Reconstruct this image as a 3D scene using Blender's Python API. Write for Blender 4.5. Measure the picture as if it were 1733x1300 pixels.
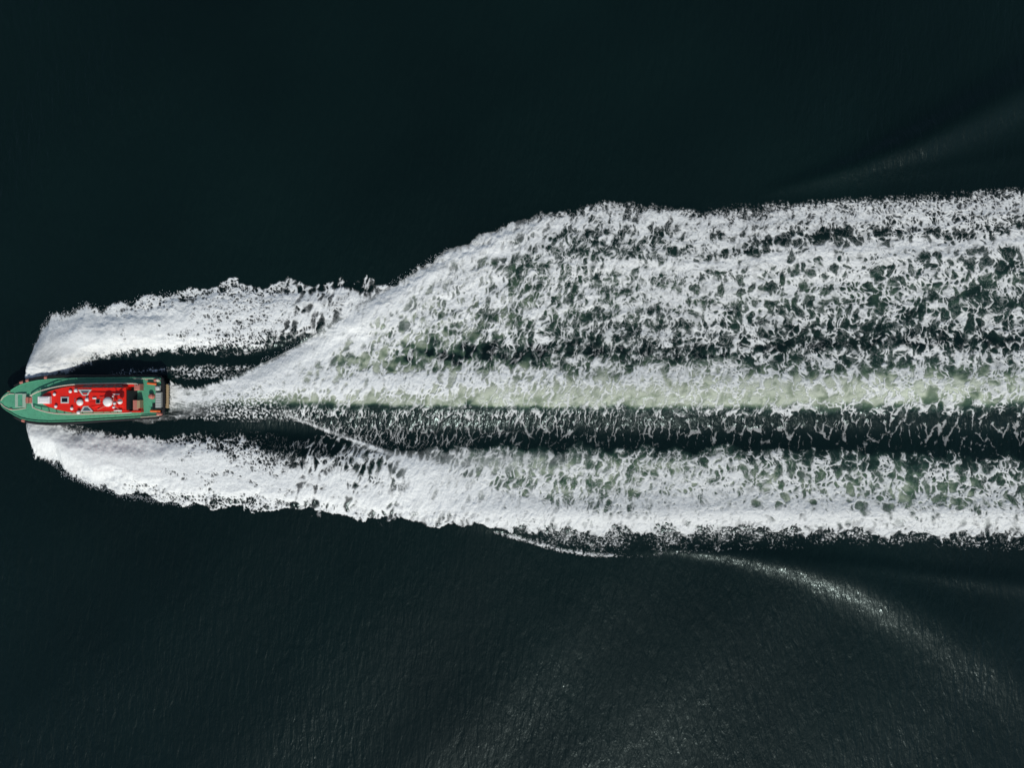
import bpy, bmesh, math, random
import numpy as np
from mathutils import Vector, Matrix

for o in list(bpy.data.objects):
    bpy.data.objects.remove(o, do_unlink=True)
scene = bpy.context.scene
COL = scene.collection
R = math.radians

# ---------------------------------------------------------------- camera
CAM_H = 82.0                       # drone height over the sea, looking straight down
WIDTH = 1733 * 0.06                # metres of sea across the frame
cam_data = bpy.data.cameras.new('camera')
cam = bpy.data.objects.new('camera', cam_data)
COL.objects.link(cam)
cam.location = (0, 0, CAM_H)
cam.rotation_euler = (0, 0, 0)
cam_data.sensor_width = 36
cam_data.lens = 36 * CAM_H / WIDTH
cam_data.clip_start = 0.5
cam_data.clip_end = 9000
scene.camera = cam

# ---------------------------------------------------------------- sky and sun
SUN_EL = 43.0
SUN_AZ = -78.0                     # direction towards the sun in the xy plane, degrees from +x
world = bpy.data.worlds.new('World')
scene.world = world
world.use_nodes = True
wn = world.node_tree.nodes; wl = world.node_tree.links
bg = wn['Background']
sky = wn.new('ShaderNodeTexSky')
sky.sky_type = 'NISHITA'
sky.sun_disc = False
sky.sun_elevation = R(SUN_EL)
sky.sun_rotation = R(90 - SUN_AZ)
sky.air_density = 0.9; sky.dust_density = 1.6; sky.ozone_density = 1.0
wl.new(sky.outputs[0], bg.inputs[0])
bg.inputs[1].default_value = 0.08
sd = bpy.data.lights.new('sun', 'SUN')
sd.energy = 2.9
sd.angle = R(0.5)
sd.color = (1.0, 0.955, 0.90)
sun = bpy.data.objects.new('sun', sd)
COL.objects.link(sun)
sv = Vector((math.cos(R(SUN_EL)) * math.cos(R(SUN_AZ)), math.cos(R(SUN_EL)) * math.sin(R(SUN_AZ)), math.sin(R(SUN_EL))))
sun.rotation_euler = sv.to_track_quat('Z', 'Y').to_euler()
sun.location = sv * 200
scene.view_settings.view_transform = 'Standard'
scene.view_settings.look = 'None'
scene.view_settings.exposure = 0.0
scene.view_settings.gamma = 1.0
scene.view_settings.use_curve_mapping = False
scene.render.engine = 'CYCLES'
scene.cycles.transparent_max_bounces = 16

# ---------------------------------------------------------------- helpers
def tag(o, label=None, cat=None, kind=None, group=None):
    if label: o['label'] = label
    if cat: o['category'] = cat
    if kind: o['kind'] = kind
    if group: o['group'] = group
    return o

def nodes_of(name):
    m = bpy.data.materials.new(name); m.use_nodes = True
    return m, m.node_tree.nodes, m.node_tree.links, m.node_tree.nodes['Principled BSDF']

def painted(name, col, rough=0.5, var=0.25, scale=3.0, metal=0.0, dirt=None, dirt_amt=0.35, bump=0.01):
    """worn paint: mottled colour, uneven gloss, small grime patches"""
    m, n, l, b = nodes_of(name)
    tc = n.new('ShaderNodeTexCoord')
    t1 = n.new('ShaderNodeTexNoise'); t1.inputs['Scale'].default_value = scale; t1.inputs['Detail'].default_value = 6
    l.new(tc.outputs['Object'], t1.inputs['Vector'])
    mx = n.new('ShaderNodeMix'); mx.data_type = 'RGBA'
    mx.inputs[6].default_value = tuple(c * (1 - var) for c in col) + (1,)
    mx.inputs[7].default_value = tuple(min(1, c * (1 + var)) for c in col) + (1,)
    l.new(t1.outputs[0], mx.inputs[0])
    t2 = n.new('ShaderNodeTexNoise'); t2.inputs['Scale'].default_value = scale * 4.3; t2.inputs['Detail'].default_value = 8
    l.new(tc.outputs['Object'], t2.inputs['Vector'])
    rp = n.new('ShaderNodeMapRange'); rp.inputs[1].default_value = 0.52; rp.inputs[2].default_value = 0.72
    rp.inputs[4].default_value = dirt_amt
    l.new(t2.outputs[0], rp.inputs[0])
    m2 = n.new('ShaderNodeMix'); m2.data_type = 'RGBA'
    m2.inputs[7].default_value = (dirt or tuple(c * 0.45 + 0.01 for c in col)) + (1,)
    l.new(rp.outputs[0], m2.inputs[0]); l.new(mx.outputs[2], m2.inputs[6])
    l.new(m2.outputs[2], b.inputs['Base Color'])
    b.inputs['Roughness'].default_value = rough
    b.inputs['Metallic'].default_value = metal
    bp = n.new('ShaderNodeBump'); bp.inputs['Strength'].default_value = 0.3; bp.inputs['Distance'].default_value = bump
    l.new(t2.outputs[0], bp.inputs['Height']); l.new(bp.outputs[0], b.inputs['Normal'])
    return m
# ---------------------------------------------------------------- foam fields
# All fields live in metres on the sea plane; the wake is described in units
# of SC = 0.06 m (u runs aft along the wake, v runs across it).
SC = 0.06
STEP = 5.0 / 6.0
U0, U1, V0, V1 = 30.0, 1990.0, 262.0, 985.0

def _hash(ix, iy, seed):
    h = (ix.astype(np.int64) * 374761393 + iy.astype(np.int64) * 668265263 + seed * 974634777) & 0xFFFFFFFF
    h = ((h ^ (h >> 13)) * 1274126177) & 0xFFFFFFFF
    h = ((h ^ (h >> 16)) * 2246822519) & 0xFFFFFFFF
    return (h ^ (h >> 15)) & 0xFFFFFFFF

_TN = 512
def _tab(seed, n=2):
    r = np.random.RandomState(seed)
    return [r.rand(_TN, _TN).astype(np.float32) for _ in range(n)]

def vnoise(x, y, seed):
    """gradient noise, about -1..1"""
    a, = _tab(seed, 1)
    ang = a * (2 * np.pi)
    gx, gy = np.cos(ang), np.sin(ang)
    fx = np.floor(x); fy = np.floor(y)
    ix = fx.astype(np.int32) & (_TN - 1); iy = fy.astype(np.int32) & (_TN - 1)
    x = (x - fx).astype(np.float32); y = (y - fy).astype(np.float32)
    jx = (ix + 1) & (_TN - 1); jy = (iy + 1) & (_TN - 1)
    sx = x * x * x * (x * (x * 6 - 15) + 10); sy = y * y * y * (y * (y * 6 - 15) + 10)
    n00 = gx[ix, iy] * x + gy[ix, iy] * y
    n10 = gx[jx, iy] * (x - 1) + gy[jx, iy] * y
    n01 = gx[ix, jy] * x + gy[ix, jy] * (y - 1)
    n11 = gx[jx, jy] * (x - 1) + gy[jx, jy] * (y - 1)
    a = n00 + sx * (n10 - n00); b = n01 + sx * (n11 - n01)
    return (a + sy * (b - a)) * 1.5

def fbm(x, y, seed, octv=4, gain=0.5):
    s = 0; amp = 1.0; t = 0
    for k in range(octv):
        s = s + amp * vnoise(x * 2 ** k + 17.3 * k, y * 2 ** k + 9.1 * k, seed + k)
        t += amp; amp *= gain
    return s / t

def worley(x, y, seed, jit=0.95):
    """F1, F2 distances and a random value per cell"""
    ta, tb, tc = _tab(seed, 3)
    fx = np.floor(x).astype(np.int32); fy = np.floor(y).astype(np.int32)
    px = (x - fx).astype(np.float32); py = (y - fy).astype(np.float32)
    f1 = np.full(x.shape, 9.0, np.float32); f2 = f1.copy(); idv = np.zeros(x.shape, np.float32)
    for dx in (-1, 0, 1):
        for dy in (-1, 0, 1):
            cx = (fx + dx) & (_TN - 1); cy = (fy + dy) & (_TN - 1)
            qx = dx + 0.5 + jit * (ta[cx, cy] - 0.5) - px
            qy = dy + 0.5 + jit * (tb[cx, cy] - 0.5) - py
            d = np.sqrt(qx * qx + qy * qy)
            near = d < f1
            f2 = np.where(near, f1, np.minimum(f2, d))
            idv = np.where(near, tc[cx, cy], idv)
            f1 = np.where(near, d, f1)
    return f1, f2, idv

def sst(x, a, b):
    t = np.clip((x - a) / (b - a), 0, 1)
    return t * t * (3 - 2 * t)

def equal(P):
    s = np.sort(P[::7, ::7].ravel())
    return np.interp(P, s, np.linspace(0, 1, len(s))).astype(np.float32)

def curve(pts, u):
    p = np.array(pts, float)
    return np.interp(u, p[:, 0], p[:, 1])

def profile(stations, U, V):
    """stations {u: [(v, density, aeration), ...]} with matched knots"""
    us = sorted(stations)
    K = np.array([stations[k] for k in us], float)
    cols = U[:, 0]
    D = np.zeros(U.shape, np.float32); A = np.zeros(U.shape, np.float32)
    kn = np.empty((len(cols), K.shape[1], K.shape[2]))
    for i in range(K.shape[1]):
        for j in range(K.shape[2]):
            kn[:, i, j] = np.interp(cols, us, K[:, i, j])
    for c in range(len(cols)):
        vv = V[c]
        D[c] = np.interp(vv, kn[c, :, 0], kn[c, :, 1], left=0, right=0)
        A[c] = np.interp(vv, kn[c, :, 0], kn[c, :, 2], left=0, right=0)
    D[(cols < us[0])] = 0; A[(cols < us[0])] = 0
    return D, A

# outer limit of the bow wave on the far side, its inner limit, and the fan
UB_TOP = [(44,640),(52,600),(62,572),(74,552),(88,535),(120,530),(148,514),(170,527),(215,513),(240,506),(290,499),
          (340,487),(370,481),(400,476),(430,483),(470,479),(540,472),(620,472),(660,474),(690,468),(740,455),(800,440)]
UB_BOT = [(44,652),(95,646),(112,638),(132,628),(165,613),(200,606),(240,601),(300,599),(350,601),(400,604),(440,603),(480,592),(560,580),(800,560)]
FAN_TOP = [(283,652),(300,655),(322,662),(345,660),(370,652),(400,640),(450,616),(500,590),(550,561),(600,530),(640,501),(700,463),(730,444),
           (780,417),(830,397),(880,377),(930,355),(980,345),(1040,340),(1100,338),(1150,347),(1200,352),(1250,352),
           (1300,341),(1350,340),(1400,334),(1450,340),(1500,331),(1560,325),(1620,321),(1733,315),(2000,300)]
LB_BOT = [(44,714),(48,742),(60,774),(100,785),(110,800),(165,824),(180,824),(210,837),(260,844),(300,851),(360,857),(400,861),
          (440,860),(480,866),(520,863),(560,871),(600,879),(640,881),(670,876),(700,880),(740,889),(770,885),(800,888),
          (850,898),(900,903),(950,908),(1000,905),(1100,900),(1180,899),(1300,902),(1400,908),(1500,912),(1600,916),(1733,914),(2000,920)]
LB_TOP = [(44,702),(95,708),(120,720),(150,725),(200,734),(250,738),(300,738),(350,732),(400,728),(450,728),(500,730),(560,742),(620,756),(800,775)]

def build_fields():
    us = np.arange(U0, U1 + STEP, STEP); vs = np.arange(V0, V1 + STEP, STEP)
    U, V = np.meshgrid(us, vs, indexing='ij')
    # --- domain warp shared by everything (swirls)
    w1 = fbm(U / 46, V / 38, 11, 4); w2 = fbm(U / 46, V / 38, 31, 4)
    w3 = fbm(U / 14, V / 12, 51, 3); w4 = fbm(U / 14, V / 12, 71, 3)
    grow = np.clip((U - 200) / 1400, 0.12, 1)
    WU = U + 16 * grow * w1 + (2.0 + 4.0 * grow) * w3
    WV = V + 13 * grow * w2 + (2.0 + 4.0 * grow) * w4

    # --- scalloped outlines: round lobes outward, cusps inward
    lobA, _, _ = worley(U / 44 + 0.22 * w3, V / 44 + 0.22 * w4, 101)
    lobB, _, _ = worley(U / 13 + 0.2 * w4, V / 13 + 0.2 * w3, 103)
    lob = 22 * (lobA - 0.42) + 6 * (lobB - 0.45)           # px, negative at lobe centres
    near = sst(U, 60, 260) * (1 - 0.6 * sst(U, 760, 1000))
    feather = fbm((U + .5 * (V - 640) * np.sign(V - 676)) / 5, V / 26, 140, 3) * 13 + fbm(U / 2.6, V / 9, 144, 2) * 4

    # ================= far side bow wave
    top = curve(UB_TOP, U); bot = curve(UB_BOT, U)
    e1 = (V - top) - lob * near - feather * (1 - near) * 0.9
    e2 = (bot - V) + 7 * fbm(U / 30, V / 14, 160, 3) + 2.5 * w3
    s = (V - top) / np.maximum(bot - top, 4)
    f = sst(U, 280, 520)
    core = 0.985 - f * 0.40 * sst(s, 0.50, 0.98) - 0.16 * f - 0.30 * sst(w1 + w4 * .6, 0.15, .6) * sst(U, 170, 400)
    core = core - (0.42 + .3 * w1) * np.exp(-((e1 - 10) / 7.0) ** 2) * sst(U, 150, 330)
    core = core - 0.13 * sst(U, 500, 640) * (0.3 + s)
    D1 = core * sst(e1 + 3 * (1 - near) * w4, -1 - 3 * (1 - near), 2.5 + 10 * (1 - near)) * sst(e2, -2, 16 + 26 * f)
    D1 = D1 * sst(U + 0.5 * feather + 5 * w4 + 0.28 * (V - 640), 43 + 0 * U, 50)       # raked front
    D1 = np.where(U > 860, 0, D1)
    # ================= near side bow wave and the lower lobe of the wake
    top = curve(LB_TOP, U); bot = curve(LB_BOT, U)
    far = sst(U, 760, 980)
    e3 = (bot - V) - lob * near * (1 - 0.3 * far) - feather * (1 - near) * 0.9 + 4 * (1 - far) * w1
    e4 = (V - top) + 8 * fbm(U / 22, V / 30, 170, 3)
    D3a = 0.99 * sst(e3 + 3 * (1 - near) * w4, -1 - 3 * (1 - near), 2.5 + 8 * (1 - near)) * sst(e4 - 4 * w3, -4, 14 + 70 * sst(U, 260, 480))
    D3a = D3a - (0.42 + .3 * w1) * np.exp(-((e3 - 11) / 8.0) ** 2) * sst(U, 190, 330) * (D3a > 0.3)
    D3a = D3a - 0.26 * sst(U, 180, 500) * sst(fbm(U / 34, V / 22, 175, 3), 0.0, 0.5)
    D3a = D3a * sst(U + 0.9 * feather + 3 * w4 - 0.02 * (V - 720), 41, 49)
    D3a = D3a * (1 - sst(U, 760, 900))
    #  stations: [edge, crest, lace, lace top, trough, ridge...]  (v, density, aeration)
    LOW = {
      520: [(728,0,.0),(731,.0,0),(740,.0,0),(760,.0,0),(800,.0,0),(840,.0,0),(862,.0,0),(872,0,0)],
      700: [(755,0,.0),(770,.55,.2),(782,.93,.3),(800,.95,.4),(820,.97,.4),(860,.97,.3),(880,.85,0),(886,0,0)],
      820: [(752,0,.2),(770,.66,.6),(785,.80,.8),(800,.84,.8),(830,.94,.8),(865,.98,.5),(886,.86,0),(892,0,0)],
      950: [(752,0,.2),(768,.50,.5),(785,.74,.8),(810,.78,.8),(840,.82,.8),(868,.97,.5),(893,.92,0),(906,0,0)],
      1150:[(752,0,.2),(768,.36,.4),(785,.70,.8),(815,.74,.8),(842,.84,.8),(866,.98,.5),(890,.95,0),(902,0,0)],
      1350:[(758,0,.1),(772,.30,.4),(790,.56,.6),(818,.62,.8),(845,.74,.8),(866,.96,.5),(890,.96,0),(904,0,0)],
      1550:[(762,0,.1),(780,.32,.3),(798,.52,.5),(826,.58,.8),(850,.70,.8),(870,.95,.4),(897,.96,0),(914,0,0)],
      1733:[(770,0,.1),(786,.30,.3),(800,.48,.5),(828,.52,.6),(852,.64,.8),(872,.93,.4),(898,.95,0),(914,0,0)],
      2000:[(775,0,.1),(790,.30,.2),(805,.42,.4),(832,.48,.6),(856,.62,.7),(878,.93,.4),(902,.95,0),(920,0,0)]}
    D3b, A3 = profile(LOW, U, V + (5 * w3 + 13 * fbm(U / 48, V / 50, 183, 3)) * (1 - sst(V, 800, 840)) + 6 * w1 + (lob * 0.9 + 10 * w1) * sst(V, 862, 884) + 9 * fbm(U / 40, V / 60, 180, 2) * (1 - sst(V, 820, 850)))
    # ================= the fan thrown up behind the stern
    FAN = {
      285: [(645,.0,.0),(650,.95,.0),(660,.9,.1),(668,.75,.2),(674,.8,.2),(680,.9,.2),(686,.95,.2),(692,.8,.3),(697,.5,.2),(699,.1,0),(701,0,0),(703,0,0),(706,0,0)],
      330: [(656,.0,.0),(661,.9,.2),(664,.9,.4),(667,.92,.4),(670,.92,.5),(674,.9,.5),(678,.85,.5),(684,.75,.4),(690,.5,.2),(694,.4,0),(700,.35,0),(706,.3,0),(712,0,0)],
      400: [(637,.0,.2),(642,.97,.4),(650,.99,.6),(657,.98,.6),(664,.95,.6),(670,.9,.7),(676,.7,.9),(684,.40,.5),(689,.30,.2),(695,.42,0),(702,.36,0),(708,.22,0),(716,0,0)],
      500: [(588,.0,.2),(594,.97,.5),(620,.98,.7),(635,.95,.8),(648,.90,.8),(658,.95,.8),(668,.62,1),(679,.24,.8),(684,.20,.45),(690,.36,.2),(700,.38,.1),(709,.55,0),(715,0,0)],
      600: [(527,.0,.2),(535,.97,.4),(570,.97,.7),(600,.93,.8),(628,.80,.8),(655,.94,.8),(668,.55,1),(682,.18,1),(688,.16,.45),(697,.30,.2),(718,.34,.0),(742,.62,.0),(749,0,0)],
      700: [(460,.0,.1),(469,.97,.4),(510,.92,.6),(555,.88,.8),(605,.55,.6),(645,.90,.8),(664,.55,1),(684,.20,1),(689,.15,.40),(698,.28,.2),(725,.32,.0),(752,.22,.0),(792,.16,.0)],
      800: [(405,.0,.0),(418,.93,.3),(460,.82,.6),(540,.84,.7),(602,.46,.5),(640,.86,.8),(662,.50,1),(685,.24,1),(690,.17,.35),(700,.30,.1),(728,.32,.0),(748,.14,.0),(792,.16,.0)],
      900: [(366,.0,.0),(385,.82,.2),(452,.74,.5),(530,.80,.7),(600,.52,.4),(634,.82,.8),(660,.46,1),(686,.26,1),(691,.22,.35),(703,.32,.1),(728,.30,.0),(746,.12,.0),(792,.16,.0)],
      1000:[(340,.0,.0),(360,.70,.1),(440,.70,.4),(510,.78,.6),(592,.50,.3),(628,.80,.7),(658,.44,1),(686,.30,1),(692,.30,.35),(704,.32,.1),(728,.28,.0),(746,.10,.0),(792,.16,.0)],
      1200:[(346,.0,.0),(372,.70,.0),(440,.76,.3),(510,.72,.6),(588,.48,.2),(618,.74,.6),(655,.46,1),(684,.36,1),(694,.44,.3),(708,.34,.1),(728,.22,.0),(748,.10,.0),(792,.16,.0)],
      1400:[(330,.0,.0),(360,.78,.0),(424,.80,.2),(500,.64,.6),(582,.42,.2),(610,.72,.4),(650,.50,1),(684,.40,.9),(698,.42,.2),(713,.32,.0),(732,.16,.0),(754,.10,.0),(792,.16,.0)],
      1600:[(321,.0,.0),(350,.80,.0),(414,.82,.2),(490,.56,.5),(575,.40,.2),(602,.74,.3),(645,.50,.9),(682,.44,.8),(698,.42,.2),(714,.30,.0),(734,.13,.0),(756,.10,.0),(792,.16,.0)],
      1733:[(312,.0,.0),(344,.80,.0),(408,.82,.2),(485,.54,.5),(578,.38,.2),(602,.72,.3),(640,.50,.8),(676,.50,.7),(690,.40,.2),(706,.28,.0),(734,.13,.0),(758,.10,.0),(792,.16,.0)],
      2000:[(298,.0,.0),(334,.78,.0),(398,.80,.2),(480,.48,.4),(575,.34,.2),(600,.66,.3),(636,.50,.7),(670,.50,.6),(684,.36,.2),(700,.25,.0),(732,.13,.0),(760,.10,.0),(792,.16,.0)]}
    spread = sst(U, 500, 1000)
    Vf = V - (9 * (lobB - .45) + 12 * (lobA - .45)) * sst(U, 560, 700) * (1 - sst(U, 960, 1100)) * (V < 500) + 3 * (V < 560) + 5 * spread * w1 + 3.5 * w3 * np.clip(grow + .2, 0, 1) + 5 * spread * fbm(U / 60, V / 30, 190, 2) + 5 * sst(U, 450, 700) * fbm(U / 26, V / 40, 193, 3)
    e5 = V - curve(FAN_TOP, U) - (9 * (lobB - .45) + 12 * (lobA - .45)) * sst(U, 560, 700) * (1 - sst(U, 960, 1100)) + 3
    Vf = Vf + feather * 0.55 * np.exp(-np.maximum(e5, 0) / 10) * (1 - 0.6 * spread)
    D2, A2 = profile(FAN, U, Vf)
    D2 = D2 * sst(U + feather, 278, 292)
    # belts that run aft inside the fan
    wv = fbm(U / 140, V / 90, 197, 2) * sst(U, 600, 900)
    def belt(pts, wid, amp, a, b):
        g = np.exp(-((V + 6 * w1 + 3 * w3 + 10 * wv - curve(pts, U)) / (wid * (1 + .5 * w2))) ** 2)
        return amp * g * sst(U, a, a + 90) * (1 - sst(U, b, b + 120))
    m = 0.35 + 0.65 * sst(fbm(U / 36, V / 18, 210, 3), -0.25, 0.35)
    D2 -= m * belt([(760,450),(870,441),(950,431),(1100,431),(1250,424),(1400,400),(1733,388),(2000,380)], 9, .40, 740, 1900)
    D2 -= m * belt([(800,408),(870,402),(960,398),(1100,392)], 5, .35, 790, 1000)
    D2 -= m * belt([(600,612),(700,604),(850,606),(1000,603),(1200,602),(1350,592),(1500,580),(1733,582),(2000,580)], 15, .36, 560, 2600)
    D2 -= m * belt([(900,520),(1100,545),(1300,530),(1500,505),(1733,500)], 20, .12, 900, 2600)
    D2 += belt([(820,440),(900,424),(1000,450),(1150,452),(1300,442),(1500,424),(1733,404),(2000,396)], 11, .22, 800, 2600)
    D2 += belt([(1100,560),(1300,556),(1500,540),(1733,535)], 7, .14, 1100, 2600)
    crest = np.exp(-((e5 - 18) / 20.0) ** 2) * sst(U, 380, 440) * (1 - sst(U, 850, 960))
    D2 -= 0.24 * sst(e5, 26, 70) * sst(U, 430, 620) * (1 - sst(V, 618, 640)) * (0.5 + 1.6 * sst(fbm(U / 30, V / 26, 631, 3, .6), -.3, .4)) * (1 - .45 * sst(U, 900, 1200))
    D2 = np.where(e5 > 0, np.maximum(D2, crest * 0.97), D2)
    D2 -= 0.16 * np.exp(-np.maximum(e5, 0) / 16) * sst(U, 900, 1000)
    # clear, nearly foam-free hollows beside the hull
    # soft mist where the sheet of spray is still in the air
    mist = (np.exp(-np.maximum(e5 - 4, 0) / (16 + 26 * sst(U, 400, 650))) * sst(U, 284, 350) * (1 - sst(U, 740, 980))
            + 0.9 * sst(U, 283, 290) * (1 - sst(U, 300, 400)) * (V > 640) * (V < 705)
            )
    mist = np.clip(mist * sst(e5, -8, 1) + 0.6 * (1 - sst(U, 50, 240)), 0, 1)

    # ================= foam patterns, equalised so that density = coverage
    lean = np.interp(U, [450, 700, 1100, 1500], [0.55, 0.38, 0.15, 0.0])
    f1, f2, c1 = worley(WU / 23 + .22 * w3, WV / 26 + .22 * w4, 201); r24 = np.minimum(f2 - f1, 1.5 * (0.74 - f1)) * (0.55 + 0.9 * c1)
    wvf = fbm(U / 130, V / 60, 195, 2)
    tl = (WU + .30 * (WV - 600) * 0.8) 
    f1, f2, ct = worley(tl / 13 + .25 * w3, WV / 27 + .3 * w4, 213); rt = np.minimum(f2 - f1, 1.5 * (0.74 - f1)) * (0.4 + 1.2 * ct)
    f1, f2, ct2 = worley(tl / 6.5 + .25 * w4, WV / 14 + .3 * w3, 215); rt2 = np.minimum(f2 - f1, 1.5 * (0.74 - f1)) * (0.4 + 1.2 * ct2)
    nt = fbm(tl / 8, WV / 22, 217, 3, .6)
    f1, f2, c2 = worley(WU / 11.5 + .25 * w3, WV / 12 + .25 * w4, 203); r12 = np.minimum(f2 - f1, 1.5 * (0.74 - f1)) * (0.5 + 1.0 * c2)
    f1, f2, c3 = worley(WU / 6.0 + .3 * w4, WV / 6.2 + .3 * w3, 205); r6 = np.minimum(f2 - f1, 1.5 * (0.74 - f1)) * (0.5 + 1.0 * c3)
    f1, f2, c4 = worley(U / 3.6 + .4 * w4, V / 3.6 + .4 * w3, 207); r3 = (f2 - f1)
    tuft = sst(U, 420, 560) * (1 - sst(U, 950, 1300))
    n1 = (1 - tuft) * fbm(WU / 9, WV / 9, 221, 3, .6) + tuft * fbm((WU + .35 * V) / 7, WV / 17, 223, 3, .6); n2 = fbm(WU / 30, WV / 20, 231, 3, .55)
    wisp = 1 - np.abs(fbm(WU / 10 + .5 * w3, WV / 13 + .5 * w4, 251, 4, .6)) * 2.2
    s3 = fbm(U / 20, V / 17, 53, 2); s4 = fbm(U / 20, V / 17, 73, 2)
    XU = U + 13 * grow * w1 + 5 * s3; XV = V + 10 * grow * w2 + 5 * s4
    def lace(sx, sy, seed, ra, rb):
        f1, f2, c = worley(XU / sx + .10 * w3, XV / sy + .10 * w4, seed)
        return np.minimum(f2 - f1, 1.4 * (0.80 - f1)) * (ra + rb * c)
    r30 = lace(23, 30, 231, -.40, 1.75) * sst(U, 1000, 1500); r17 = lace(15, 20, 233, -.15, 1.45); r9 = lace(8, 9.5, 235, 0, 1.2); r5 = lace(4.6, 5, 237, 0, 1.1)
    hole = np.maximum(np.maximum(r30 * 1.15, r17), np.maximum(r9 * .82, r5 * .62))
    hole = hole + .18 * r17 + .10 * r9
    Pbig = equal(-hole + 0.04 * n1 + 0.10 * n2)
    Pmed = equal(-0.16 * r24 - 0.60 * r12 - 0.42 * r6 + 0.22 * wisp + 0.30 * n1 + 0.16 * n2)
    LU = XU + .32 * (XV - 600)
    def tuft_lace(sx, sy, seed, ra, rb):
        f1, f2, c = worley(LU / sx + .14 * w3, XV / sy + .14 * w4, seed)
        return np.minimum(f2 - f1, 1.4 * (0.80 - f1)) * (ra + rb * c)
    t1 = tuft_lace(14, 31, 241, -.3, 1.7); t2 = tuft_lace(9, 18, 243, -.1, 1.4); t3 = tuft_lace(5.2, 9, 245, 0, 1.05)
    Ptuf = equal(-np.maximum(t1 * 1.1, np.maximum(t2, .8 * t3)) - .18 * t2 - .12 * t3 + 0.07 * nt + 0.10 * n2)
    Pmed = equal(-np.maximum(r9, .85 * r5) - .15 * r17 + .06 * n1 + .08 * n2)
    Pfin = equal(-0.25 * r12 - 0.50 * r6 - 0.40 * r3 + 0.15 * wisp + 0.35 * n1 + 0.30 * n2)
    Psoft = equal(fbm((U + lean * V) / 16, V / 20, 261, 5, .6) + 0.25 * n1)
    # thin leaning threads in the trough
    su = U + lean * (V - 700) + 5 * w3 + 4 * w1
    sc_ = np.interp(U, [400, 700, 1100, 1700], [5, 7.5, 13, 21])
    # integrate 1/scale so the cells do not shear
    cols = us; inv = 1.0 / np.interp(cols, [400, 700, 1100, 1700], [5, 7.5, 13, 21])
    cum = np.concatenate([[0], np.cumsum(inv[:-1]) * STEP])
    ph = np.interp(su, cols, cum)
    f1, f2, c5 = worley(ph, (V + 4 * w4) / np.interp(U, [400, 700, 1200], [16, 40, 52]), 301)
    g1, g2, c6 = worley(ph * 1.9 + 7, (V + 5 * w4) / np.interp(U, [400, 700, 1200], [12, 24, 30]), 303)
    Pstr = equal(-np.minimum((f2 - f1) * (0.5 + .9 * c5), (g2 - g1) * (0.6 + 1.4 * c6) + .06) + 0.10 * n1 - 0.05 * r6 + 0.16 * n2 + .07 * w3)
    Pspk = equal(fbm(U / 4.2 + .5 * w3, V / 3.4, 271, 2, .6) - 0.25 * r6 + 0.12 * n2)

    big = np.clip(sst(U, 900, 1350) * sst(V, 340, 420), 0, 1)
    med = sst(U, 480, 900)
    sz = fbm(U / 55 + w1, V / 40 + w2, 611, 3, .6)
    tf = np.clip(sst(U, 430, 520) * (1 - sst(U + 220 * sz, 1150, 1550)) * (0.85 + 0.9 * sz), 0, 1)
    big = np.clip(big + 1.1 * (sz - .05) * sst(U, 800, 1100), 0, 1) * sst(V, 350, 400)
    P = Pfin * (1 - med) + Pmed * med
    P = P * (1 - tf) + Ptuf * tf
    P = P * (1 - big) + Pbig * big
    speck = np.clip(np.exp(-np.maximum(e5, 0) / 26) * sst(U, 880, 1000), 0, 1) * 0.75
    P = P * (1 - speck) + Pspk * speck
    # trough weighting
    tw = sst(V, 688, 697) * (1 - sst(V + 16 * w1 + 6 * w3, 748, 790)) * sst(U, 420, 470)
    low = D3b > D2
    tw = tw * (~low)
    twr = tw * (1 - 0.75 * (1 - sst(V, 700, 716)) * sst(U, 900, 1200))
    P = P * (1 - twr) + Pstr * twr
    gr = sst(V, 668, 676) * (1 - sst(V, 706, 716)) * (1 - sst(U, 430, 520)) * sst(U, 300, 330)
    P = P * (1 - gr) + Pspk * gr
    P = P * (1 - 0.55 * mist) + Psoft * 0.55 * mist

    D = np.maximum(np.maximum(D1, D2), np.maximum(D3a, D3b))
    rlc = curve([(450,693),(520,716),(600,746),(700,784),(760,808),(830,840),(900,862),(1000,880)], U)
    D = D - 0.26 * sst(U, 600, 680) * (1 - sst(U, 1000, 1200)) * sst(rlc - V, 4, 22) * sst(V + 5 * w3, 752, 782) * (.6 + .8 * sst(w1, -.3, .4))
    # clumping
    cl = fbm(U / 60 + .3 * w1, V / 26 + .3 * w2, 281, 3, .6)
    mid = D * (1 - D) * 4
    D = D + (0.26 * cl + 0.16 * fbm(WU / 30, WV / 22, 285, 2) + 0.26 * fbm(U / 120, (V + 8 * w1) / 13, 287, 2) * (V < 620) * sst(U, 700, 900)) * mid * sst(U, 350, 700) * (1 - 0.5 * tw)
    # secondary speckle: thin rows beside the hull, under the lower crest
    D4 = 0.34 * np.exp(-((V - curve([(185,632),(230,629),(290,625),(340,622),(400,623),(440,622)], U) - 1.5 * w3) / 4.0) ** 2) * sst(U, 180, 215) * (1 - sst(U, 400, 450))
    D4 += 0.26 * sst(U, 285, 320) * (1 - sst(U, 380, 430)) * sst(V, 622, 627) * (1 - sst(V, 638, 646))
    fr = curve([(840,903),(900,920),(950,934),(1000,941),(1080,944),(1140,938),(1250,930),(1350,928),(1450,930),(1600,936),(1733,942),(2000,950)], U)
    wsp = sst(U, 850, 900)
    D5 = wsp * sst(fr - V + 5 * w3, 0, 30) * np.clip(0.28 + 0.32 * w1 + .25 * w3, 0, .6) * (V > 880) * (1 - 0.75 * np.exp(-((U - 1085) / 28) ** 2)) * (1 - 0.25 * sst(U, 1450, 1600))
    D5 += 0.62 * np.exp(-((fr - V - 2 - 1.5 * w3) / 3.0) ** 2) * sst(U, 830, 850) * (1 - sst(U, 1000, 1080))
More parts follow.
